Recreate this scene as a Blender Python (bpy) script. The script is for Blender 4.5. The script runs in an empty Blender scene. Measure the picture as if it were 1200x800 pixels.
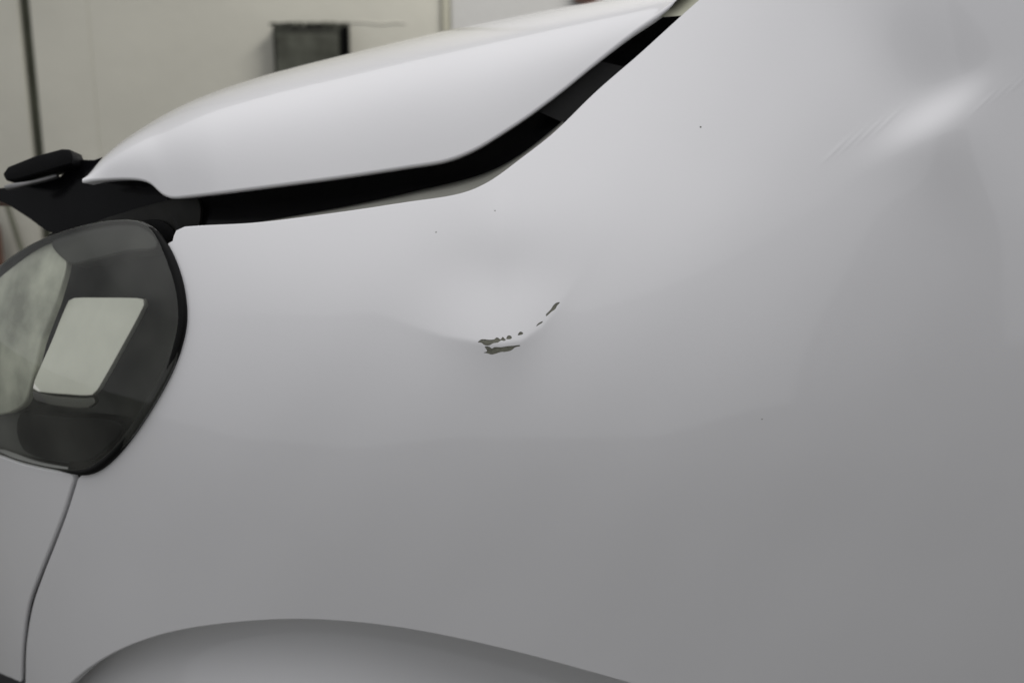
import bpy, bmesh, math, random
import numpy as np
from mathutils import Vector, geometry

random.seed(4); np.random.seed(4)
scene = bpy.context.scene
COL = scene.collection

# ------------------------------------------------------------------ camera, world, lamps, exposure
PITCH = math.radians(17.0)
AIM = np.array([0.0, 0.0, 0.86])
FWD = np.array([0.0, math.cos(PITCH), -math.sin(PITCH)])
UPV = np.array([0.0, math.sin(PITCH), math.cos(PITCH)])
RGT = np.array([1.0, 0.0, 0.0])
CAM = AIM - FWD * 1.56
LENS = 50.0
FPX = 1200 * LENS / 36.0

cd = bpy.data.cameras.new('camera'); cam = bpy.data.objects.new('camera', cd); COL.objects.link(cam)
cam.location = CAM; cam.rotation_euler = (math.pi / 2 - PITCH, 0, 0)
cd.lens = LENS; cd.sensor_width = 36; cd.sensor_fit = 'HORIZONTAL'
cd.clip_start = 0.05; cd.clip_end = 60
cd.dof.use_dof = True; cd.dof.focus_distance = 1.555; cd.dof.aperture_fstop = 3.8
scene.camera = cam

w = bpy.data.worlds.new('World'); scene.world = w; w.use_nodes = True
bg = w.node_tree.nodes['Background']
bg.inputs[0].default_value = (0.97, 0.98, 1.0, 1); bg.inputs[1].default_value = 0.445

def area(name, loc, target, sx, sy, power, color):
    l = bpy.data.lights.new(name, 'AREA'); l.shape = 'RECTANGLE'; l.size = sx; l.size_y = sy
    l.energy = power; l.color = color
    o = bpy.data.objects.new(name, l); COL.objects.link(o)
    o.location = loc
    o.rotation_euler = (Vector(target) - Vector(loc)).to_track_quat('-Z', 'Y').to_euler()
    return o
key = area('overhead_lamp', (-0.4, -0.55, 3.2), (-0.4, -0.55, 0.0), 8.8, 5.5, 80, (1.0, 0.985, 0.99)); key.data.spread = math.radians(128)
wl = area('wall_lamp', (0.8, 1.2, 2.9), (0.35, 2.2, 1.1), 1.2, 0.4, 24, (1.0, 0.97, 0.92)); wl.data.spread = math.radians(110)

scene.view_settings.view_transform = 'Standard'
scene.view_settings.look = 'None'
scene.view_settings.exposure = 0.0
scene.view_settings.gamma = 1.0
scene.view_settings.use_curve_mapping = False
scene.render.engine = 'CYCLES'

# ------------------------------------------------------------------ materials
def mat(name, color, rough=0.5, metal=0.0, coat=0.0, noise=0.0, nscale=20.0, bump=0.0, bscale=80.0, spec=0.5, color2=None):
    m = bpy.data.materials.new(name); m.use_nodes = True
    nt = m.node_tree; b = nt.nodes['Principled BSDF']
    b.inputs['Base Color'].default_value = (*color, 1)
    b.inputs['Roughness'].default_value = rough
    b.inputs['Metallic'].default_value = metal
    b.inputs['Specular IOR Level'].default_value = spec
    if coat:
        b.inputs['Coat Weight'].default_value = coat; b.inputs['Coat Roughness'].default_value = 0.075
    tc = nt.nodes.new('ShaderNodeTexCoord')
    if noise:
        n = nt.nodes.new('ShaderNodeTexNoise'); n.inputs['Scale'].default_value = nscale; n.inputs['Detail'].default_value = 6
        nt.links.new(tc.outputs['Object'], n.inputs['Vector'])
        r = nt.nodes.new('ShaderNodeMapRange'); r.inputs[1].default_value = 0.3; r.inputs[2].default_value = 0.7
        nt.links.new(n.outputs['Fac'], r.inputs['Value'])
        mx = nt.nodes.new('ShaderNodeMix'); mx.data_type = 'RGBA'
        c2 = color2 or tuple(c * (1 - noise) for c in color)
        mx.inputs[6].default_value = (*color, 1); mx.inputs[7].default_value = (*c2, 1)
        nt.links.new(r.outputs['Result'], mx.inputs[0])
        nt.links.new(mx.outputs[2], b.inputs['Base Color'])
    if bump:
        n2 = nt.nodes.new('ShaderNodeTexNoise'); n2.inputs['Scale'].default_value = bscale; n2.inputs['Detail'].default_value = 4
        nt.links.new(tc.outputs['Object'], n2.inputs['Vector'])
        bp = nt.nodes.new('ShaderNodeBump'); bp.inputs['Strength'].default_value = bump; bp.inputs['Distance'].default_value = 0.002
        nt.links.new(n2.outputs['Fac'], bp.inputs['Height'])
        nt.links.new(bp.outputs['Normal'], b.inputs['Normal'])
    return m

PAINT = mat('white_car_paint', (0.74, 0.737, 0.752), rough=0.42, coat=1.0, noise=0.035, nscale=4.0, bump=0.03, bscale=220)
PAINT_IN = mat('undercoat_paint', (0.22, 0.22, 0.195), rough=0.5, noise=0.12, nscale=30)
BLACK = mat('gloss_black_plastic', (0.006, 0.006, 0.007), rough=0.2, noise=0.3, nscale=12, spec=0.14)
SATIN = mat('satin_black_plastic', (0.006, 0.006, 0.0065), rough=0.5, noise=0.3, nscale=40, bump=0.2, bscale=300, spec=0.1)
RUBBER = mat('black_rubber', (0.004, 0.004, 0.004), rough=0.5, noise=0.3, nscale=50, spec=0.12)
VOID = mat('engine_bay_black', (0.003, 0.003, 0.003), rough=0.9, noise=0.2, nscale=10, spec=0.05)
CHIP = mat('bare_primer', (0.185, 0.185, 0.145), rough=0.75, noise=0.35, nscale=160, bump=0.5, bscale=500)
DARKLENS = mat('smoked_housing', (0.022, 0.023, 0.020), rough=0.35, noise=0.3, nscale=25)
PALE = mat('pale_reflector', (0.72, 0.72, 0.66), rough=0.4, noise=0.08, nscale=30)
LENS_GLARE = mat('lens_reflection_pale', (0.70, 0.71, 0.62), rough=0.42, metal=0.3, noise=0.6, nscale=16)  # mottled pale tone of a reflection in the headlight lens
TRIM = mat('dark_trim', (0.012, 0.011, 0.016), rough=0.5, noise=0.3, nscale=60)
WALL = mat('painted_wall', (0.55, 0.54, 0.475), rough=0.8, noise=0.16, nscale=2.2, bump=0.4, bscale=30)
WALL2 = mat('painted_wall_grey', (0.50, 0.50, 0.49), rough=0.8, noise=0.06, nscale=4.0, bump=0.3, bscale=30)
BATTEN = mat('cream_batten', (0.44, 0.43, 0.35), rough=0.7, noise=0.1, nscale=9)
SHADOWGAP = mat('dark_green_pipe', (0.12, 0.125, 0.09), rough=0.7, noise=0.3, nscale=20)
BOXM = mat('dirty_dark_metal', (0.04, 0.043, 0.032), rough=0.75, noise=0.6, nscale=14, color2=(0.02, 0.02, 0.015))
BROWN = mat('brown_wood', (0.13, 0.06, 0.04), rough=0.7, noise=0.4, nscale=30)
SEAL_SHEEN = mat('seal_reflection_grey', (0.010, 0.010, 0.0105), rough=0.4, noise=0.25, nscale=60, spec=0.25)  # grey of the reflection painted on the bonnet seal
PLATE = mat('sealer_beige', (0.52, 0.52, 0.41), rough=0.6, noise=0.1, nscale=40)
GLOSS_LINE = mat('gloss_line_grey', (0.25, 0.25, 0.25), rough=0.35, metal=0.6, noise=0.3, nscale=60)  # grey for the highlight line painted on the grille
BOXM2 = mat('dusty_dark_metal', (0.095, 0.10, 0.08), rough=0.8, noise=0.6, nscale=17, color2=(0.03, 0.031, 0.022))
CABLE = mat('grey_cable', (0.46, 0.45, 0.40), rough=0.7, noise=0.2, nscale=40)
BLOCKER = mat('dark_reflection_blocker', (0.17, 0.17, 0.17), rough=0.8, noise=0.2, nscale=4)  # for the added slabs that darken the wing's reflection
SLAM = mat('charcoal_plastic', (0.022, 0.022, 0.020), rough=0.5, noise=0.25, nscale=60, spec=0.2)
SMOKE = mat('smoked_plastic', (0.05, 0.05, 0.043), rough=0.4, noise=0.3, nscale=30)
FLOOR = mat('concrete_floor', (0.15, 0.15, 0.138), rough=0.8, noise=0.35, nscale=1.5, bump=0.3, bscale=60)

def glass_mat():
    m = bpy.data.materials.new('clear_lens_plastic'); m.use_nodes = True
    nt = m.node_tree; nt.nodes.clear()
    o = nt.nodes.new('ShaderNodeOutputMaterial')
    t = nt.nodes.new('ShaderNodeBsdfTransparent'); t.inputs[0].default_value = (0.93, 0.945, 0.91, 1)
    g = nt.nodes.new('ShaderNodeBsdfGlossy'); g.inputs['Roughness'].default_value = 0.05
    f = nt.nodes.new('ShaderNodeFresnel'); f.inputs['IOR'].default_value = 1.5
    ge = nt.nodes.new('ShaderNodeNewGeometry'); mr0 = nt.nodes.new('ShaderNodeMapRange')
    mr0.inputs[3].default_value = 1.5; mr0.inputs[4].default_value = 1 / 1.5   # same Fresnel loss on the way in and out
    nt.links.new(ge.outputs['Backfacing'], mr0.inputs['Value']); nt.links.new(mr0.outputs['Result'], f.inputs['IOR'])
    d = nt.nodes.new('ShaderNodeBsdfDiffuse'); d.inputs[0].default_value = (0.5, 0.51, 0.45, 1)
    tc = nt.nodes.new('ShaderNodeTexCoord'); n = nt.nodes.new('ShaderNodeTexNoise'); n.inputs['Scale'].default_value = 14
    n.inputs['Detail'].default_value = 5
    mr = nt.nodes.new('ShaderNodeMapRange'); mr.inputs[1].default_value = 0.35; mr.inputs[2].default_value = 0.75
    mr.inputs[3].default_value = 0.02; mr.inputs[4].default_value = 0.09
    nt.links.new(tc.outputs['Object'], n.inputs['Vector']); nt.links.new(n.outputs['Fac'], mr.inputs['Value'])
    m0 = nt.nodes.new('ShaderNodeMixShader'); m1 = nt.nodes.new('ShaderNodeMixShader')
    nt.links.new(mr.outputs['Result'], m0.inputs[0]); nt.links.new(t.outputs[0], m0.inputs[1]); nt.links.new(d.outputs[0], m0.inputs[2])
    nt.links.new(f.outputs[0], m1.inputs[0]); nt.links.new(m0.outputs[0], m1.inputs[1]); nt.links.new(g.outputs[0], m1.inputs[2])
    nt.links.new(m1.outputs[0], o.inputs['Surface'])
    return m
GLASS = glass_mat()

# ------------------------------------------------------------------ geometry helpers
def rays(u, v):
    u = np.asarray(u, float); v = np.asarray(v, float)
    return FWD + ((u - 600) / FPX)[..., None] * RGT + ((400 - v) / FPX)[..., None] * UPV

def at(u, v, d):
    return CAM + rays(u, v) * np.asarray(d, float)[..., None]

def sstep(a, b, x):
    t = np.clip((x - a) / (b - a), 0, 1); return t * t * (3 - 2 * t)

# the car's flank: depth across the car (Y) for a place along (X) and up (Z)
def flank(X, Z):
    z1 = 0.70
    top = 0.07 * np.logaddexp(0, (Z - z1) / 0.07); q = 2.8 - 1.9 * sstep(-0.03, 0.55, X)
    y = 0.5 * q * top ** 2 - 0.35 * np.maximum(top - 0.30, 0) ** 2
    low = np.maximum(0.72 - Z, 0)
    y = y + 0.10 * low ** 2
    fr = np.maximum(-0.24 - X, 0)
    y = y + 1.25 * fr ** 2
    rr = np.maximum(X - 0.05, 0)
    y = y + 0.33 * rr ** 2
    return y

def base(u, v):
    u = np.asarray(u, float); v = np.asarray(v, float)
    r = rays(u, v)
    lo = np.full(u.shape, 1.1); hi = np.full(u.shape, 3.2)
    for _ in range(46):
        mid = 0.5 * (lo + hi); P = CAM + r * mid[..., None]
        g = P[..., 1] - flank(P[..., 0], P[..., 2])
        lo = np.where(g < 0, mid, lo); hi = np.where(g < 0, hi, mid)
    return CAM + r * (0.5 * (lo + hi))[..., None]

def depth_of(P):
    return (P - CAM) @ FWD

def ridge(s, la, lb, r):
    # asymmetric crest: la = fall-off above (s<0), lb = below
    l = np.where(s < 0, la, lb)
    a = np.sqrt(s * s + r * r) - r
    return np.exp(-a / l)

CRU = np.array([400, 470, 520, 560, 590, 612, 635, 655, 680, 720, 780])
CRV = np.array([352, 379, 394, 401, 403, 399, 383, 358, 322, 262, 170])
def dent_disp(u, v):
    # the crease of the dent: a crest with a shallow bowl above it
    cv = np.interp(u, CRU, CRV)
    k = np.interp(u, CRU, np.gradient(CRV, CRU))
    cv = np.interp(u, CRU, CRV)
    s = (v - cv) / np.sqrt(1 + k * k)
    along = np.exp(-np.abs((u - 592) / np.where(u < 592, 80, 60)) ** 2.0)
    crest = 0.0104 * ridge(s, 60, 40, 2.6) * along
    bowl = -0.0064 * np.exp(-((u - 585) / 85) ** 2 - ((v - 318) / 52) ** 2)
    sub = 0.0055 * np.exp(-np.sqrt((u - 586) ** 2 + 9) / 42) * np.exp(-((v - 285) / 62) ** 2)
    return crest + bowl + sub

def detail(u, v):
    d = dent_disp(u, v)
    # the pressed shoulder of the wing, running up to the right
    ca, sa = math.cos(math.radians(-33)), math.sin(math.radians(-33))
    a = (u - 1095) * ca + (v - 130) * sa; b = -(u - 1095) * sa + (v - 130) * ca
    d = d + 0.0112 * np.tanh((b - 2) / 19) * np.exp(-(a / 62) ** 2 - np.abs(b / 135) ** 2)
    # fine pressing ripples beside it
    for (a0, b0, n_) in ((-87, -22, 4), (89, 26, 3)):
        for i in range(n_):
            a1 = a0; b1 = b0
            ca2, sa2 = math.cos(math.radians(-44)), math.sin(math.radians(-44))
            uu = 1095 + a1 * ca - b1 * sa + (i - 1.5) * 19; vv = 130 + a1 * sa + b1 * ca - (i - 1.5) * 10
            p = (u - uu) * ca2 + (v - vv) * sa2; q = -(u - uu) * sa2 + (v - vv) * ca2
            d = d + 0.00028 * np.exp(-(p / 24) ** 2 - (q / 2.4) ** 2)
    # very soft unevenness of thin sheet metal
    d = d + 0.00035 * np.sin(u / 61.0 + 1.3) * np.sin(v / 47.0 + 0.4) + 0.0002 * np.sin(u / 27.0 + v / 33.0)
    return d

def base_n(u, v, e=1.5):
    a = base(u + e, v) - base(u - e, v); b = base(u, v + e) - base(u, v - e)
    n = np.cross(b, a); n /= np.linalg.norm(n, axis=-1, keepdims=True)
    return np.where((n @ FWD)[..., None] > 0, -n, n)

def surf(u, v, off=0.0, det=True):
    u = np.asarray(u, float); v = np.asarray(v, float)
    P = base(u, v); n = base_n(u, v)
    d = (detail(u, v) if det else 0.0) + off
    return at(u, v, depth_of(P + n * np.broadcast_to(d, u.shape)[..., None]))

def surf_n(u, v, off=0.0, det=True, e=1.0, offf=None):
    f = (lambda a, b: surf(a, b, off, det)) if offf is None else (lambda a, b: surf(a, b, offf(a, b), det))
    a = f(u + e, v) - f(u - e, v); b = f(u, v + e) - f(u, v - e)
    n = np.cross(b, a); n /= np.linalg.norm(n, axis=-1, keepdims=True)
    return np.where((n @ FWD)[..., None] > 0, -n, n)

def smooth(pts, step=4.0, closed=False):
    p = [np.array(q, float) for q in pts]; n = len(p); out = []
    segs = n if closed else n - 1
    for i in range(segs):
        p1 = p[i]; p2 = p[(i + 1) % n]
        p0 = p[(i - 1) % n] if (closed or i > 0) else 2 * p1 - p2
        p3 = p[(i + 2) % n] if (closed or i + 2 < n) else 2 * p2 - p1
        m = max(1, int(np.linalg.norm(p2 - p1) / step))
        # centripetal-ish tangents
        d1 = np.linalg.norm(p2 - p1)
        t1 = (p2 - p0) / (np.linalg.norm(p1 - p0) + d1) * d1
        t2 = (p3 - p1) / (np.linalg.norm(p3 - p2) + d1) * d1
        for j in range(m):
            t = j / m
            h = (2*t**3-3*t**2+1)*p1 + (t**3-2*t**2+t)*t1 + (-2*t**3+3*t**2)*p2 + (t**3-t**2)*t2
            out.append(h)
    if not closed: out.append(p[-1])
    return np.array(out)

def inside(poly, x, y):
    poly = np.asarray(poly); r = np.zeros(x.shape, bool)
    x1, y1 = poly[:, 0], poly[:, 1]; x2, y2 = np.roll(x1, -1), np.roll(y1, -1)
    for a, b, c, d in zip(x1, y1, x2, y2):
        if b == d: continue
        k = ((b > y) != (d > y)) & (x < (c - a) * (y - b) / (d - b) + a)
        r ^= k
    return r

def dist_poly(poly, x, y):
    poly = np.asarray(poly); best = np.full(x.shape, 1e9)
    for a, b in zip(poly, np.roll(poly, -1, axis=0)):
        e = b - a; l = max(e @ e, 1e-9)
        t = np.clip(((x - a[0]) * e[0] + (y - a[1]) * e[1]) / l, 0, 1)
        best = np.minimum(best, (x - a[0] - t * e[0]) ** 2 + (y - a[1] - t * e[1]) ** 2)
    return np.sqrt(best)

def triangulate(loop, step, holes=(), extra=None):
    loop = np.asarray(loop)
    x0, y0 = loop.min(0); x1, y1 = loop.max(0)
    gx, gy = np.meshgrid(np.arange(x0, x1, step), np.arange(y0, y1, step))
    pts = np.stack([gx.ravel(), gy.ravel()], 1)
    for extra in ([] if extra is None else extra):
        keep = ~((pts[:, 0] > extra[0] - 1) & (pts[:, 0] < extra[2] + 1) & (pts[:, 1] > extra[1] - 1) & (pts[:, 1] < extra[3] + 1))
        ex, ey = np.meshgrid(np.arange(extra[0], extra[2], extra[4]), np.arange(extra[1], extra[3], extra[4]))
        pts = np.concatenate([pts[keep], np.stack([ex.ravel(), ey.ravel()], 1)])
    ok = inside(loop, pts[:, 0], pts[:, 1]); pts = pts[ok]
    dmin = dist_poly(loop, pts[:, 0], pts[:, 1]); pts = pts[dmin > 0.4 * step]
    for h in holes:
        ins = inside(h, pts[:, 0], pts[:, 1]); dm = dist_poly(h, pts[:, 0], pts[:, 1]); pts = pts[(~ins) & (dm > 0.6)]
    V = [Vector(p) for p in loop]; n = len(V); E = [(i, (i + 1) % n) for i in range(n)]
    for h in holes:
        k = len(V); V += [Vector(p) for p in h]; m = len(h); E += [(k + i, k + (i + 1) % m) for i in range(m)]
    V += [Vector(p) for p in pts]
    res = geometry.delaunay_2d_cdt(V, E, [], 1, 1e-5, False)
    vc = np.array([tuple(p) for p in res[0]]); fc = np.array([tuple(f) for f in res[2] if len(f) == 3])
    c = vc[fc].mean(1); keep = inside(loop, c[:, 0], c[:, 1])
    for h in holes: keep &= ~inside(h, c[:, 0], c[:, 1])
    return vc, fc[keep]

class MB:
    """collects verts / faces / normals, builds one mesh object"""
    def __init__(self): self.v = []; self.f = []; self.n = []
    def add(self, P, F, N=None):
        k = len(self.v); self.v += [tuple(p) for p in P]; self.f += [tuple(int(i) + k for i in f) for f in F]
        self.n += [tuple(q) for q in N] if N is not None else [None] * len(P)
    def grid(self, G, N=None, closed=False):
        G = np.asarray(G); r, c = G.shape[:2]; F = []
        for i in range(r - 1):
            for j in range(c if closed else c - 1):
                F.append((i*c+j, i*c+(j+1) % c, (i+1)*c+(j+1) % c, (i+1)*c+j))
        self.add(G.reshape(-1, 3), F, None if N is None else np.asarray(N).reshape(-1, 3))
    def build(self, name, material, parent=None, flat=False):
        has_n = bool(self.n) and all(q is not None for q in self.n)
        if has_n:                       # wind every face the way its normals point
            V = np.array(self.v); Q = np.array(self.n); ff = []
            for f in self.f:
                p = V[list(f)]; g = np.cross(p[2] - p[0], p[3] - p[1]) if len(f) > 3 else np.cross(p[1] - p[0], p[2] - p[0])
                ff.append(f[::-1] if g @ Q[list(f)].sum(0) < 0 else f)
            self.f = ff
        me = bpy.data.meshes.new(name); me.from_pydata(self.v, [], self.f); me.validate(); me.update()
        if not flat:
            me.polygons.foreach_set('use_smooth', [True] * len(me.polygons))
            if has_n:
                me.normals_split_custom_set_from_vertices(self.n)
        me.materials.append(material)
        o = bpy.data.objects.new(name, me); COL.objects.link(o)
        if parent:
            o.parent = parent
            bpy.context.view_layer.update()
            o.matrix_parent_inverse = parent.matrix_world.inverted()
        return o

def rim(mb, P, N, closed, r, flange, sign=None, ncut=5):
    """rounded hem along a boundary: outer direction from the edge run and the normal"""
    P = np.asarray(P); N = np.asarray(N)
    if closed: D = np.roll(P, -1, 0) - np.roll(P, 1, 0)
    else: D = np.gradient(P, axis=0)
    T = np.cross(D, N); T /= np.linalg.norm(T, axis=1, keepdims=True); T *= sign
    fl = np.broadcast_to(flange, (len(P),))[:, None]
    G, Q = [], []
    for i in range(ncut + 1):
        a = math.pi / 2 * i / ncut
        G.append(P + T * r * math.sin(a) - N * r * (1 - math.cos(a))); Q.append(N * math.cos(a) + T * math.sin(a))
    G.append(P + T * r - N * (r + fl)); Q.append(T)
    mb.grid(np.array(G), np.array(Q), closed)

def facing(P, fc, N):
    e1 = P[fc[:, 1]] - P[fc[:, 0]]; e2 = P[fc[:, 2]] - P[fc[:, 0]]
    flip = (np.cross(e1, e2) * N[fc[:, 0]]).sum(1) < 0
    return np.where(flip[:, None], fc[:, ::-1], fc)

def area2(loop):
    x, y = loop[:, 0], loop[:, 1]; return 0.5 * np.sum(x * np.roll(y, -1) - np.roll(x, -1) * y)

def panel(name, loop, material, parent, step=7, off=0.0, det=False, holes=(), extra=None, r=0.002, flange=0.012, offf=None):
    """a sheet of the flank cut to a traced outline, with a rounded hem all round"""
    loop = np.asarray(loop)
    vc, fc = triangulate(loop, step, holes, extra)
    o_ = off if offf is None else offf(vc[:, 0], vc[:, 1])
    P = surf(vc[:, 0], vc[:, 1], o_, det); N = surf_n(vc[:, 0], vc[:, 1], off, det, offf=offf)
    mb = MB()
    mb.add(P, facing(P, fc, N), N)
    o2 = off if offf is None else offf(loop[:, 0], loop[:, 1])
    Pb = surf(loop[:, 0], loop[:, 1], o2, det); Nb = surf_n(loop[:, 0], loop[:, 1], off, det, offf=offf)
    D = np.roll(Pb, -1, 0) - np.roll(Pb, 1, 0); T = np.cross(D, Nb)
    # outward sign: loop orientation in the picture
    s = 1 if area2(loop) > 0 else -1
    c = loop.mean(0)
    # check with a pixel step
    rim(mb, Pb, Nb, True, r, flange, outward_sign(Pb, Nb, loop))
    for h in holes:
        h = np.asarray(h); Ph = surf(h[:, 0], h[:, 1], off, det); Nh = surf_n(h[:, 0], h[:, 1], off, det)
        mb.grid(np.array([Ph, Ph - Nh * 0.0009]), np.array([Nh, Nh]), True)
    return mb.build(name, material, parent)

def outward_sign(P, N, loop):
    D = np.roll(P, -1, 0) - np.roll(P, 1, 0); T = np.cross(D, N)
    tu = T @ RGT; tv = -(T @ UPV)
    nxt = np.roll(loop, -1, 0) - np.roll(loop, 1, 0)
    # outward in picture coordinates for a loop of known orientation
    o = np.stack([nxt[:, 1], -nxt[:, 0]], 1) * (1 if area2(loop) > 0 else -1)
    return 1 if np.median(tu * o[:, 0] + tv * o[:, 1]) > 0 else -1

def slab(name, pts, d, thick, material, parent=None, bevel=0.006, tilt=(0, 0), step=6, closed_smooth=True):
    """a solid of real thickness with a traced front outline; tilt = depth change per pixel in u, v"""
    L = smooth(pts, step, True) if closed_smooth else np.array(pts, float)
    c = L.mean(0)
    def pos(q, dd): return at(q[:, 0], q[:, 1], d + tilt[0] * (q[:, 0] - c[0]) + tilt[1] * (q[:, 1] - c[1]) + dd)
    V = [Vector(p) for p in L]; n = len(V)
    res = geometry.delaunay_2d_cdt(V, [(i, (i + 1) % n) for i in range(n)], [], 1, 1e-5, False)
    vc = np.array([tuple(p) for p in res[0]]); F = [tuple(f) for f in res[2]]
    F = [f for f in F if inside(L, np.array([vc[list(f)].mean(0)[0]]), np.array([vc[list(f)].mean(0)[1]]))[0]]
    bm = bmesh.new()
    fr = [bm.verts.new(p) for p in pos(vc, 0.0)]
    for f in F:
        try: bm.faces.new([fr[i] for i in f])
        except ValueError: pass
    bmesh.ops.recalc_face_normals(bm, faces=bm.faces)
    for f in bm.faces: f.normal_update()
    if sum(f.normal.dot(Vector(FWD)) * f.calc_area() for f in bm.faces) > 0: bmesh.ops.reverse_faces(bm, faces=bm.faces)
    ge = bmesh.ops.extrude_face_region(bm, geom=list(bm.faces), use_keep_orig=True)
    nv = [g for g in ge['geom'] if isinstance(g, bmesh.types.BMVert)]
    for q in nv: q.co += Vector(FWD) * thick
    bmesh.ops.recalc_face_normals(bm, faces=bm.faces)
    if bevel:
        es = [e for e in bm.edges if e.is_manifold and e.calc_face_angle(0) > 0.8]
        bmesh.ops.bevel(bm, geom=es, offset=bevel, segments=3, profile=0.5, affect='EDGES', clamp_overlap=True)
    me = bpy.data.meshes.new(name); bm.to_mesh(me); bm.free()
    me.polygons.foreach_set('use_smooth', [True] * len(me.polygons))
    try: me.set_sharp_from_angle(angle=math.radians(40))
    except Exception: pass
    me.materials.append(material)
    o = bpy.data.objects.new(name, me); COL.objects.link(o)
    if parent:
        o.parent = parent; bpy.context.view_layer.update(); o.matrix_parent_inverse = parent.matrix_world.inverted()
    return o

def tube(name, P, r, material, parent, closed=False, seg=10):
    P = np.asarray(P)
    D = (np.roll(P, -1, 0) - np.roll(P, 1, 0)) if closed else np.gradient(P, axis=0)
    D /= np.linalg.norm(D, axis=1, keepdims=True)
    A = np.cross(D, FWD); A /= np.linalg.norm(A, axis=1, keepdims=True); B = np.cross(D, A)
    rr = np.broadcast_to(r, (len(P),))[:, None]
    G = np.array([P + rr * (A * math.cos(2*math.pi*i/seg) + B * math.sin(2*math.pi*i/seg)) for i in range(seg)])
    G = np.swapaxes(G, 0, 1)
    mb = MB(); mb.grid(np.concatenate([G, G[:1]]) if closed else G, None, True)
    return mb.build(name, material, parent)

def box(name, x0, x1, y0, y1, z0, z1, material, parent=None, bevel=0.0):
    bm = bmesh.new(); bmesh.ops.create_cube(bm, size=1)
    for v in bm.verts: v.co = Vector(((x0+x1)/2 + v.co.x*(x1-x0), (y0+y1)/2 + v.co.y*(y1-y0), (z0+z1)/2 + v.co.z*(z1-z0)))
    if bevel: bmesh.ops.bevel(bm, geom=list(bm.edges), offset=bevel, segments=2, affect='EDGES')
    me = bpy.data.meshes.new(name); bm.to_mesh(me); bm.free(); me.materials.append(material)
    o = bpy.data.objects.new(name, me); COL.objects.link(o)
    if parent: o.parent = parent
    return o

def tag(o, label=None, cat=None, kind=None, group=None):
    if label: o['label'] = label
    if cat: o['category'] = cat
    if kind: o['kind'] = kind
    if group: o['group'] = group
    return o

# ------------------------------------------------------------------ the room: floor and far wall
tag(box('floor', -6, 6, -6, 2.6, -0.1, 0, FLOOR), kind='structure')
WY = 2.2
def on_wall(u, v, y=WY):
    r = rays(np.array([u]), np.array([v]))[0]; k = (y - CAM[1]) / r[1]; return CAM + r * k
tag(box('reflection_blocker', 2.3, 2.42, -3.7, -3.5, 0, 3.4, BLOCKER), kind='structure')  # unseen, added behind the camera to darken the wing's reflection on the right
tag(box('reflection_blocker', 2.56, 6.0, -3.7, -3.5, 0, 3.4, BLOCKER), kind='structure')  # second added slab; the slot leaves a bright line in the reflection
wall = tag(box('wall', -4, 4, WY + 0.03, WY + 0.2, 0, 3.2, SHADOWGAP), kind='structure')
xs = on_wall(33, 60)[0]; xr = on_wall(519, 10)[0]
box('wall_panel', -4, xs - 0.015, WY, WY + 0.03, 0, 3.2, WALL, wall, 0.004)
xm = on_wall(107, 60)[0]
box('wall_panel', xs + 0.015, xm, WY - 0.002, WY + 0.03, 0, 3.2, WALL, wall, 0.001)
box('wall_panel', xm, xr - 0.004, WY, WY + 0.03, 0, 3.2, WALL, wall, 0.001)
box('wall_panel', xr + 0.018, 4, WY + 0.002, WY + 0.03, 0, 3.2, WALL2, wall, 0.004)
box('batten', xr - 0.003, xr + 0.017, WY - 0.012, WY + 0.03, 0, 3.2, BATTEN, wall, 0.003)
pp = on_wall(0, 285)

# ------------------------------------------------------------------ the car
car = bpy.data.objects.new('car', None); COL.objects.link(car); car.location = (0, 0.8, 0)
tag(car, 'white car with ajar bonnet and a dented front wing with chipped paint', 'car')
bpy.context.view_layer.update()

# traced outlines, in the photograph's pixels
LAMP_EDGE = [(97, 557), (120, 548), (146, 524), (173, 486), (198, 442), (212, 407), (218, 375), (215, 340), (206, 311), (194, 288)]
TOP = [(203, 283), (207, 271), (216, 267), (300, 262), (400, 249.5), (480, 237.5), (525, 231), (552, 224), (578, 211), (610, 187.5), (650, 156), (700, 107.5), (750, 64), (800, 18.5), (822, -1), (900, -70)]
ARCH = [(1300, 990), (1000, 893), (860, 842), (745, 801), (690, 785), (620, 766), (540, 747), (470, 734), (400, 726), (335, 724), (262, 729), (200, 739), (150, 755), (112, 775), (84, 797), (45, 840), (20, 880)]
GAPF = [(29, 880), (29, 840), (30, 800), (31.5, 755), (39, 710), (52, 672), (66, 637), (80, 600), (92, 562)]
CH = lambda pts: smooth([(500 + x / 6, 320 + y / 6) for x, y in pts], 1.2, True)
CHIPS = [
    CH([(360,485),(385,465),(410,465),(440,468),(475,465),(490,452),(505,455),(520,465),(535,447),(548,460),(558,466),(545,477),(525,472),(500,488),(470,492),(440,507),(410,507),(385,490)]),
    CH([(560,462),(570,440),(585,437),(600,452),(590,463)]),
    CH([(640,435),(655,412),(665,410),(680,424),(665,434)]),
    CH([(770,375),(785,352),(818,337),(810,350),(790,362)]),
    CH([(840,303),(840,288),(870,258),(890,228),(912,208),(937,205),(915,232),(905,252),(880,270)]),
    CH([(400,558),(425,548),(408,517),(440,517),(460,530),(475,520),(520,520),(580,512),(610,510),(655,505),(658,512),(620,522),(600,540),(560,552),(520,555),(460,572),(430,565)]),
]
def specks(u, v, r):
    a = np.linspace(0, 2 * math.pi, 7)[:-1]; return np.stack([u + r * np.cos(a), v + 0.85 * r * np.sin(a)], 1)
SPECKS = [specks(821, 149, 1.3), specks(511, 272, 1.0), specks(580, 247, .8), specks(893, 491, .8)]
topc = smooth(TOP, 5); archc = smooth(ARCH, 6); gapc = smooth(GAPF, 6); lampc = smooth(LAMP_EDGE, 5)
FEND = np.concatenate([topc, np.array([(1100, -75), (1300, -75), (1300, 100), (1300, 500)]), archc, gapc, lampc])
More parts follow.
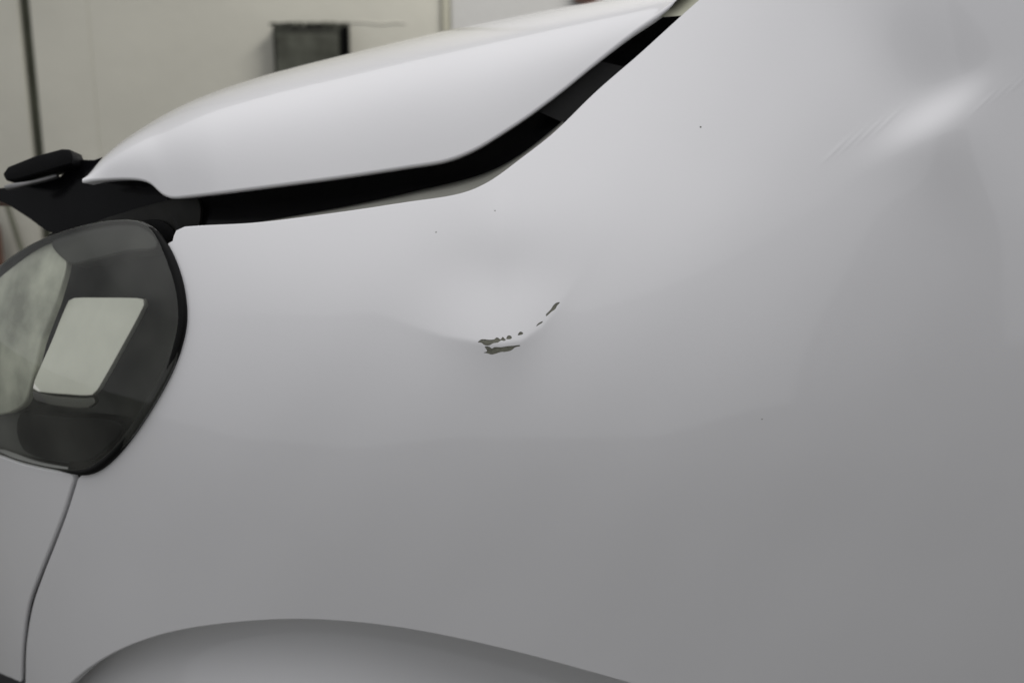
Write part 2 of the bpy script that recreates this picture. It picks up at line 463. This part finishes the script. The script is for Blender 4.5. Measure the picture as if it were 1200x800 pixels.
# even out the long straight runs
def densify(L, m=12):
    out = []
    for a, b in zip(L, np.roll(L, -1, 0)):
        k = max(1, int(np.linalg.norm(b - a) / m))
        for j in range(k): out.append(a + (b - a) * j / k)
    return np.array(out)
FEND = densify(FEND)
fender = panel('front_fender', FEND, PAINT, car, step=7, det=True, holes=CHIPS + SPECKS, extra=[(430, 225, 740, 470, 2.4), (950, 70, 1230, 210, 2.4)], r=0.0022, flange=0.014)
for i, h in enumerate(CHIPS):
    vc, fc = triangulate(h, 1.5); mb = MB()
    P = surf(vc[:, 0], vc[:, 1], -0.0007); N = surf_n(vc[:, 0], vc[:, 1])
    mb.add(P, facing(P, fc, N), N); mb.build('paint_chip', CHIP, fender)
for h in SPECKS:
    P = surf(h[:, 0], h[:, 1], -0.0007); N = surf_n(h[:, 0], h[:, 1]); mb = MB()
    mb.add(P, facing(P, np.array([(0, i, i + 1) for i in range(1, len(h) - 1)]), N), N); mb.build('paint_speck', CHIP, fender)

# inner return of the wing along the bonnet gap
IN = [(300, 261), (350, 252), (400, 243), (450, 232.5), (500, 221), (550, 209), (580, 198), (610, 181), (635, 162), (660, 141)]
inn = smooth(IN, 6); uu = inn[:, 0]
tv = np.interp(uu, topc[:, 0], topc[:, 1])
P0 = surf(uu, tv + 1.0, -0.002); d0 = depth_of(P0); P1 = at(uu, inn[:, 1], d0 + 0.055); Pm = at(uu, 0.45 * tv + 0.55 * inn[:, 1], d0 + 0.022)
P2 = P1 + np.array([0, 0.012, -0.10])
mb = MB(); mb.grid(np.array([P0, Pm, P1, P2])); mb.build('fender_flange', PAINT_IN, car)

# arch lining flare below the wing's lower edge
def flare_off(u, v):
    ev = np.interp(u, archc[::-1, 0], archc[::-1, 1]); t = np.maximum(v - ev, -30) 
    t = np.maximum(t, 0)
    return -0.10 - 0.05 * sstep(380, 760, u) + 0.00062 * (np.sqrt(t * t + 900) - 30)
fl = densify(np.concatenate([smooth([(20, 800), (60, 770), (150, 725), (260, 700), (335, 695), (400, 697), (540, 718), (690, 756), (860, 812), (1100, 890)], 8), np.array([(1100, 990.), (20., 990.)])]), 10)
panel('wheel_arch_flare', fl, PAINT, car, step=8, offf=flare_off, r=0.003, flange=0.01)

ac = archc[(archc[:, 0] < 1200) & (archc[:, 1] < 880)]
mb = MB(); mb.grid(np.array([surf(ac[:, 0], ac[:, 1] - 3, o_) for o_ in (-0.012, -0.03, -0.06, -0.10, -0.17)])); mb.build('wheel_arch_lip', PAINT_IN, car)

# bumper skin in front of the wing
GAPB = [(84, 561), (73, 597), (59, 634), (45, 669), (31.5, 708), (25, 754), (23.5, 800), (23, 880)]
BUMP = densify(np.concatenate([smooth([(-160, 480), (-60, 515), (0, 536), (25, 545), (55, 552), (82, 556.5)], 5), smooth(GAPB, 6), np.array([(-160., 880.)])]))
bump = panel('front_bumper', BUMP, PAINT, car, step=8, r=0.0028, flange=0.014)
g0 = smooth([(98, 540), (92, 562), (78, 599), (62, 637), (45, 678), (34, 712), (28, 757), (26.5, 800), (26, 880)], 6)
mb = MB(); mb.grid(np.array([surf(g0[:, 0] - 16, g0[:, 1], -0.018, False), surf(g0[:, 0] + 16, g0[:, 1], -0.018, False)])); mb.build('gap_backing', VOID, car)
panel('bumper_trim', densify(np.array([(-160., 752.), (0., 790.), (27., 802.), (60., 840.), (60., 890.), (-160., 890.)])), TRIM, bump, step=10, off=0.006, r=0.004, flange=0.012)

# headlight
HL = densify(smooth([(97, 553), (118, 545), (143, 521), (170, 483), (194.5, 440), (208, 406), (214, 375), (211.5, 341), (203, 311), (190, 283), (175, 266), (152, 259), (112, 262), (62, 276), (28, 292), (0, 312), (-60, 372), (-110, 440), (-100, 490), (-50, 515), (0, 531), (22, 539), (60, 548)], 5, True), 7)
hl = bpy.data.objects.new('headlight', None); COL.objects.link(hl); hl.parent = car
hl.location = Vector(surf(np.array([60.]), np.array([556.]))[0]) - car.location
bpy.context.view_layer.update()
def lens_off(u, v):
    return 0.003 + 0.020 * np.clip(1 - ((u - 45) / 185) ** 2, 0, 1) * np.clip(1 - ((v - 408) / 165) ** 2, 0, 1)
panel('lens', HL, GLASS, hl, step=7, offf=lens_off, r=0.003, flange=0.002)
mb = MB()
inner = HL
Pb = [surf(HL[:, 0], HL[:, 1], -0.012, False)]
c = np.array([70., 410.])
for k, o_ in ((0.98, -0.05), (0.93, -0.085), (0.6, -0.105), (0.3, -0.115), (0.02, -0.115)):
    q = c + (HL - c) * k; Pb.append(surf(q[:, 0], q[:, 1], o_, False))
mb.grid(np.array(Pb), None, True); mb.build('housing', DARKLENS, hl)
E = surf(HL[:, 0], HL[:, 1], 0.003, False)
gw = 0.0008 + 0.0046 * sstep(150, 215, HL[:, 0] + 0.35 * (HL[:, 1] - 280))
tube('gasket', E, gw, RUBBER, hl, closed=True)
def lamp_piece(name, pts, off, depth, m, tilt=0.0, st=True):
    L = densify(smooth(pts, 4, True) if st else np.array(pts, float), 5)
    return panel(name, L, m, hl, step=6, offf=lambda u, v: off + tilt * (v - 410), r=0.003, flange=depth)
dr = float(depth_of(base(np.array([105.]), np.array([408.])))[0])
refl = slab('reflector', [(80, 352), (86, 349), (120, 348.5), (160, 349), (168, 350.5), (169, 357), (142, 408), (114, 457), (108, 463), (80, 462.5), (44, 459), (38, 455.5), (40, 446), (60, 400)], dr + 0.036, 0.02, PALE, hl, bevel=0.002, tilt=(-0.0005, -0.00035))
slab('reflector_sill', [(37, 458), (62, 463), (98, 466), (110, 465), (112, 472), (104, 478), (76, 477), (40, 469)], dr + 0.030, 0.015, SMOKE, refl, bevel=0.002, tilt=(-0.0005, -0.0003))
lamp_piece('lens_reflection', [(60, 286), (76, 296), (66, 345), (46, 400), (34, 450), (24, 474), (-10, 484), (-60, 470), (-90, 440), (-40, 365), (10, 318)], -0.012, 0.006, LENS_GLARE, tilt=0.0002)  # pale reflection in the lens, built as a piece behind it
lamp_piece('lower_lens_reflection', [(26, 485), (60, 490), (110, 492), (140, 500), (120, 526), (96, 540), (60, 537), (30, 528), (20, 505)], -0.030, 0.02, SATIN)  # dark rounded lens reflection, shaped as a black piece
lamp_piece('upper_bezel', [(62, 283), (110, 268), (155, 264), (176, 275), (182, 288), (150, 292), (100, 304), (82, 306)], -0.024, 0.02, DARKLENS)

# bonnet: from its side edge over the crown and away
HA = [(97, 211), (108, 210), (125, 209), (150, 208.5), (168, 210.5), (178, 215), (185, 222), (192, 228), (200, 230.5), (212, 230), (300, 219), (400, 206), (480, 194), (522, 187), (556, 174), (590, 154), (620, 134), (660, 104), (700, 71), (740, 39), (768, 19), (790, 2), (850, -48)]
HS = [(102, 206), (121, 184), (150, 160.5), (200, 130), (250, 108), (320, 85.5), (400, 65), (500, 41), (600, 20), (700, 1), (800, -17), (900, -34)]
ha = smooth(HA, 5); hs = smooth(HS, 5)
K = 170
def resamp(L, t):
    s = np.concatenate([[0], np.cumsum(np.linalg.norm(np.diff(L, axis=0), axis=1))]); s /= s[-1]
    return np.stack([np.interp(t, s, L[:, 0]), np.interp(t, s, L[:, 1])], 1)
t = np.linspace(0, 1, K); ha = resamp(ha, t); hs = resamp(hs, t ** 1.0)
tv = np.interp(ha[:, 0], topc[2:, 0], topc[2:, 1]); 
dA = depth_of(base(np.maximum(ha[:, 0], 215), np.interp(np.maximum(ha[:, 0], 215), topc[2:, 0], topc[2:, 1])))
dA = dA + 0.02 + 0.00055 * np.maximum(230 - ha[:, 0], 0)
dA = np.convolve(np.pad(dA, 6, 'edge'), np.ones(13) / 13, 'valid')
grow = 1 - np.exp(-(t / 0.17) ** 1.3)
dS = dA + 0.03 + 0.24 * grow
A = at(ha[:, 0] - 1.0 * sstep(500, 600, ha[:, 0]), ha[:, 1] - 1.5, dA); S = at(hs[:, 0], hs[:, 1], dS)
Cc = at(hs[:, 0], hs[:, 1], dA + 0.005 + 0.016 * grow)
rd = rays(hs[:, 0], hs[:, 1]); rd /= np.linalg.norm(rd, axis=1, keepdims=True)
rows = []
for s in np.linspace(0, 1, 34):
    wt = (1 - s) ** 2 + 2 * 1.7 * s * (1 - s) + s * s
    rows.append(((1 - s) ** 2 * A + 2 * 1.7 * s * (1 - s) * Cc + s * s * S) / wt)
for k in np.linspace(0.03, 0.5, 12):
    rows.append(S + rd * k + np.array([0, 0, -1]) * (0.22 * k * k + 0.01 * k))
rows = np.array(rows)
gu = np.gradient(rows, axis=0); gv = np.gradient(rows, axis=1)
NN = np.cross(gv, gu); NN /= np.linalg.norm(NN, axis=-1, keepdims=True)
if np.median(NN[10] @ FWD) > 0: NN = -NN
mb = MB(); mb.grid(rows, NN)
rim_n = NN[0]; D = np.gradient(A, axis=0); T = np.cross(D, rim_n)
sg = 1 if np.median(T @ UPV) < 0 else -1
T *= sg / np.linalg.norm(T, axis=1, keepdims=True)
hem, hn = [], []
for i in range(6):
    a = math.pi / 2 * i / 5
    hem.append(A + T * 0.0036 * math.sin(a) - rim_n * 0.0036 * (1 - math.cos(a))); hn.append(rim_n * math.cos(a) + T * math.sin(a))
for k in (0.012, 0.04):
    hem.append(hem[5] + FWD * k + T * -0.1 * k); hn.append(T)
mb.grid(np.array(hem), np.array(hn))
hood = mb.build('bonnet', PAINT, car)

# black seal and inner panel seen through the gap
def pick(L, a, b, k, key=0):
    i0 = int(np.argmin(np.hypot(*(L - np.array(a)).T))); i1 = int(np.argmin(np.hypot(*(L - np.array(b)).T)))
    return resamp(L[i0:i1 + 1], np.linspace(0, 1, k))
ne = 90
Fq = pick(topc, (207, 271), (799, 17), ne); Hq = pick(ha, (196, 229), (764, 22), ne)
dF = depth_of(base(Fq[:, 0], Fq[:, 1])); dF = np.convolve(np.pad(dF, 4, 'edge'), np.ones(9) / 9, 'valid')
def across(k, dd): 
    q = Hq + (Fq - Hq) * k; return at(q[:, 0], q[:, 1], dF + dd)
mb = MB(); mb.grid(np.array([across(1.9, 0.075), across(1.2, 0.078), across(0.8, 0.082), across(0.5, 0.086), across(0.1, 0.092), across(-0.6, 0.11)])); seal = mb.build('bonnet_seal', BLACK, car)
# reflection on the seal built as a grey patch, two thirds up
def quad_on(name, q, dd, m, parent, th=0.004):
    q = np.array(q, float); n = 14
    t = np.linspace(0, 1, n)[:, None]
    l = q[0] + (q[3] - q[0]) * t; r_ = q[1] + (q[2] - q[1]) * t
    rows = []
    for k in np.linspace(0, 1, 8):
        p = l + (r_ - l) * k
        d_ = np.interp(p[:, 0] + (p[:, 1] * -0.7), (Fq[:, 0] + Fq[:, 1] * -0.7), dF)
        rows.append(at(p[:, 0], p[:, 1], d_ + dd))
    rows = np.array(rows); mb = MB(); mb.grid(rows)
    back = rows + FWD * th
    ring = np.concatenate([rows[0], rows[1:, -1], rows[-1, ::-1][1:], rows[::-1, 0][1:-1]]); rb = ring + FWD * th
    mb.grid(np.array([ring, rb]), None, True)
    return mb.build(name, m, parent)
quad_on('seal_reflection', [(700, 71), (742, 81), (668, 147), (624, 128)], 0.070, SEAL_SHEEN, seal)
# pale scuttle plate where the gap ends below the windscreen
Fe = pick(topc, (799, 17), (900, -70), 14); He = pick(ha, (764, 22), (850, -48), 14)
de = np.interp(Fe[:, 0], topc[:, 0], depth_of(base(topc[:, 0], topc[:, 1])))
mb = MB(); mb.grid(np.array([at((He + (Fe - He) * k)[:, 0], (He + (Fe - He) * k)[:, 1], de + 0.012 + 0.03 * (1 - k)) for k in np.linspace(-0.1, 1.3, 9)])); mb.build('scuttle_plate', PLATE, car)

# nose: black grille, its upper bar, and the panel between bonnet and headlight
dg = float(depth_of(base(np.array([60.]), np.array([250.])))[0])
grille = slab('grille', [(-40, 232), (-10, 222), (30, 217), (70, 207), (88, 188), (110, 187.5), (120, 184), (113, 194), (104, 203), (99, 209), (125, 207), (158, 208), (178, 214), (194, 228), (202, 240), (176, 252), (150, 258), (120, 264), (95, 266), (62, 273), (30, 253), (0, 236)], dg + 0.075, 0.10, BLACK, car, bevel=0.005, tilt=(-0.0006, 0.0))
slab('grille_bar', [(3, 204), (9, 195.5), (40, 183), (72, 174.5), (82, 175), (85, 184), (84, 192), (50, 202), (20, 210.5), (7, 212)], dg + 0.05, 0.05, SATIN, grille, bevel=0.0025, tilt=(-0.0005, 0), closed_smooth=False)
slab('grille_highlight', [(4, 217), (35, 211.5), (66, 203), (67, 207), (36, 216), (5, 222)], dg + 0.06, 0.012, GLOSS_LINE, grille, bevel=0.002)  # gloss highlight under the bar, made as a grey strip
slab('grille_mount', [(50, 284), (58, 274), (76, 268), (98, 264), (80, 277), (60, 287)], dg + 0.065, 0.03, SATIN, grille, bevel=0.003)
slab('slam_panel', [(112, 262), (150, 247), (190, 236), (230, 230), (232, 266), (208, 272), (204, 284), (193, 282), (170, 270)], dg - 0.004, 0.03, SLAM, car, bevel=0.004, tilt=(-0.0006, 0))
br = slab('lamp_bracket', [(162, 261), (176, 257), (192, 259), (203, 268), (205, 277), (197, 286), (190, 282), (180, 270)], dg - 0.015, 0.03, SATIN, hl, bevel=0.004, tilt=(-0.0005, 0))

# ------------------------------------------------------------------ things along the far wall
def wall_rect(u0, v0, u1, v1, y):
    a = on_wall(u0, v0, y); b = on_wall(u1, v1, y); return a[0], b[0], b[2], a[2]
x0, x1, z0, z1 = wall_rect(319, 29, 410, 112, WY - 0.05)
ob = bpy.data.objects.new('wall_box', None); COL.objects.link(ob); ob.location = ((x0 + x1) / 2, WY, z0)
tag(ob, 'dirty dark metal box on the pale far wall above the bonnet', 'box')
bpy.context.view_layer.update()
def kid(o, p):
    o.parent = p; o.matrix_parent_inverse = p.matrix_world.inverted(); return o
kid(box('casing', x0, x1, WY - 0.05, WY, z0, z1, BOXM, None, 0.004), ob)
kid(box('door', x0 + 0.006, x1 - 0.022, WY - 0.062, WY - 0.051, z0 + 0.008, z1 - 0.022, BOXM2, None, 0.004), ob)
kid(box('hinge', x1 - 0.016, x1 + 0.002, WY - 0.058, WY - 0.051, z0 + 0.01, z1 - 0.006, VOID, None, 0.002), ob)
bm = bmesh.new()
for i in range(26):
    r_ = random.uniform(0.003, 0.009); q = bmesh.ops.create_icosphere(bm, subdivisions=1, radius=r_)
    dx = random.uniform(x0, x1)
    for v in q['verts']: v.co = Vector((v.co.x * 1.8 + dx, v.co.y * 1.5 + WY - random.uniform(.02, .05), v.co.z * .7 + z1))
me = bpy.data.meshes.new('dust'); bm.to_mesh(me); bm.free(); me.materials.append(BOXM2)
o = bpy.data.objects.new('dust', me); COL.objects.link(o); kid(o, ob); tag(o, kind='stuff')
a = on_wall(412, 27, WY); b = on_wall(475, 28, WY)
P = np.array([a + (b - a) * k + np.array([0, 0, 0.002 * math.sin(9 * k)]) for k in np.linspace(0, 1, 12)])
tag(tube('cable', P, 0.0022, CABLE, None), 'thin pale cable running right from the dark wall box', 'cable')
x0, x1, z0, z1 = wall_rect(674, -60, 699, 3.5, WY - 0.03)
tag(box('wooden_block', x0, x1, WY - 0.03, WY, z0, z1, BROWN, None, 0.004), 'small dark brown wooden block on far wall at the top edge of the photo', 'block')
x0, x1, z0, z1 = wall_rect(-60, 268, 5, 420, WY - 0.12)
tag(box('wooden_post', x0, x1, WY - 0.12, WY - 0.04, max(z0, 0.0), z1, BROWN, None, 0.006), 'reddish brown wooden post low against the wall behind the headlight', 'post')
a = on_wall(2, 222, WY - 0.02); b = on_wall(48, 362, WY - 0.03)
tag(tube('pipe', np.array([a + (b - a) * k for k in np.linspace(0, 1, 8)]), 0.007, SHADOWGAP, None), 'thin dark leaning pipe on the wall left of the headlight', 'pipe')
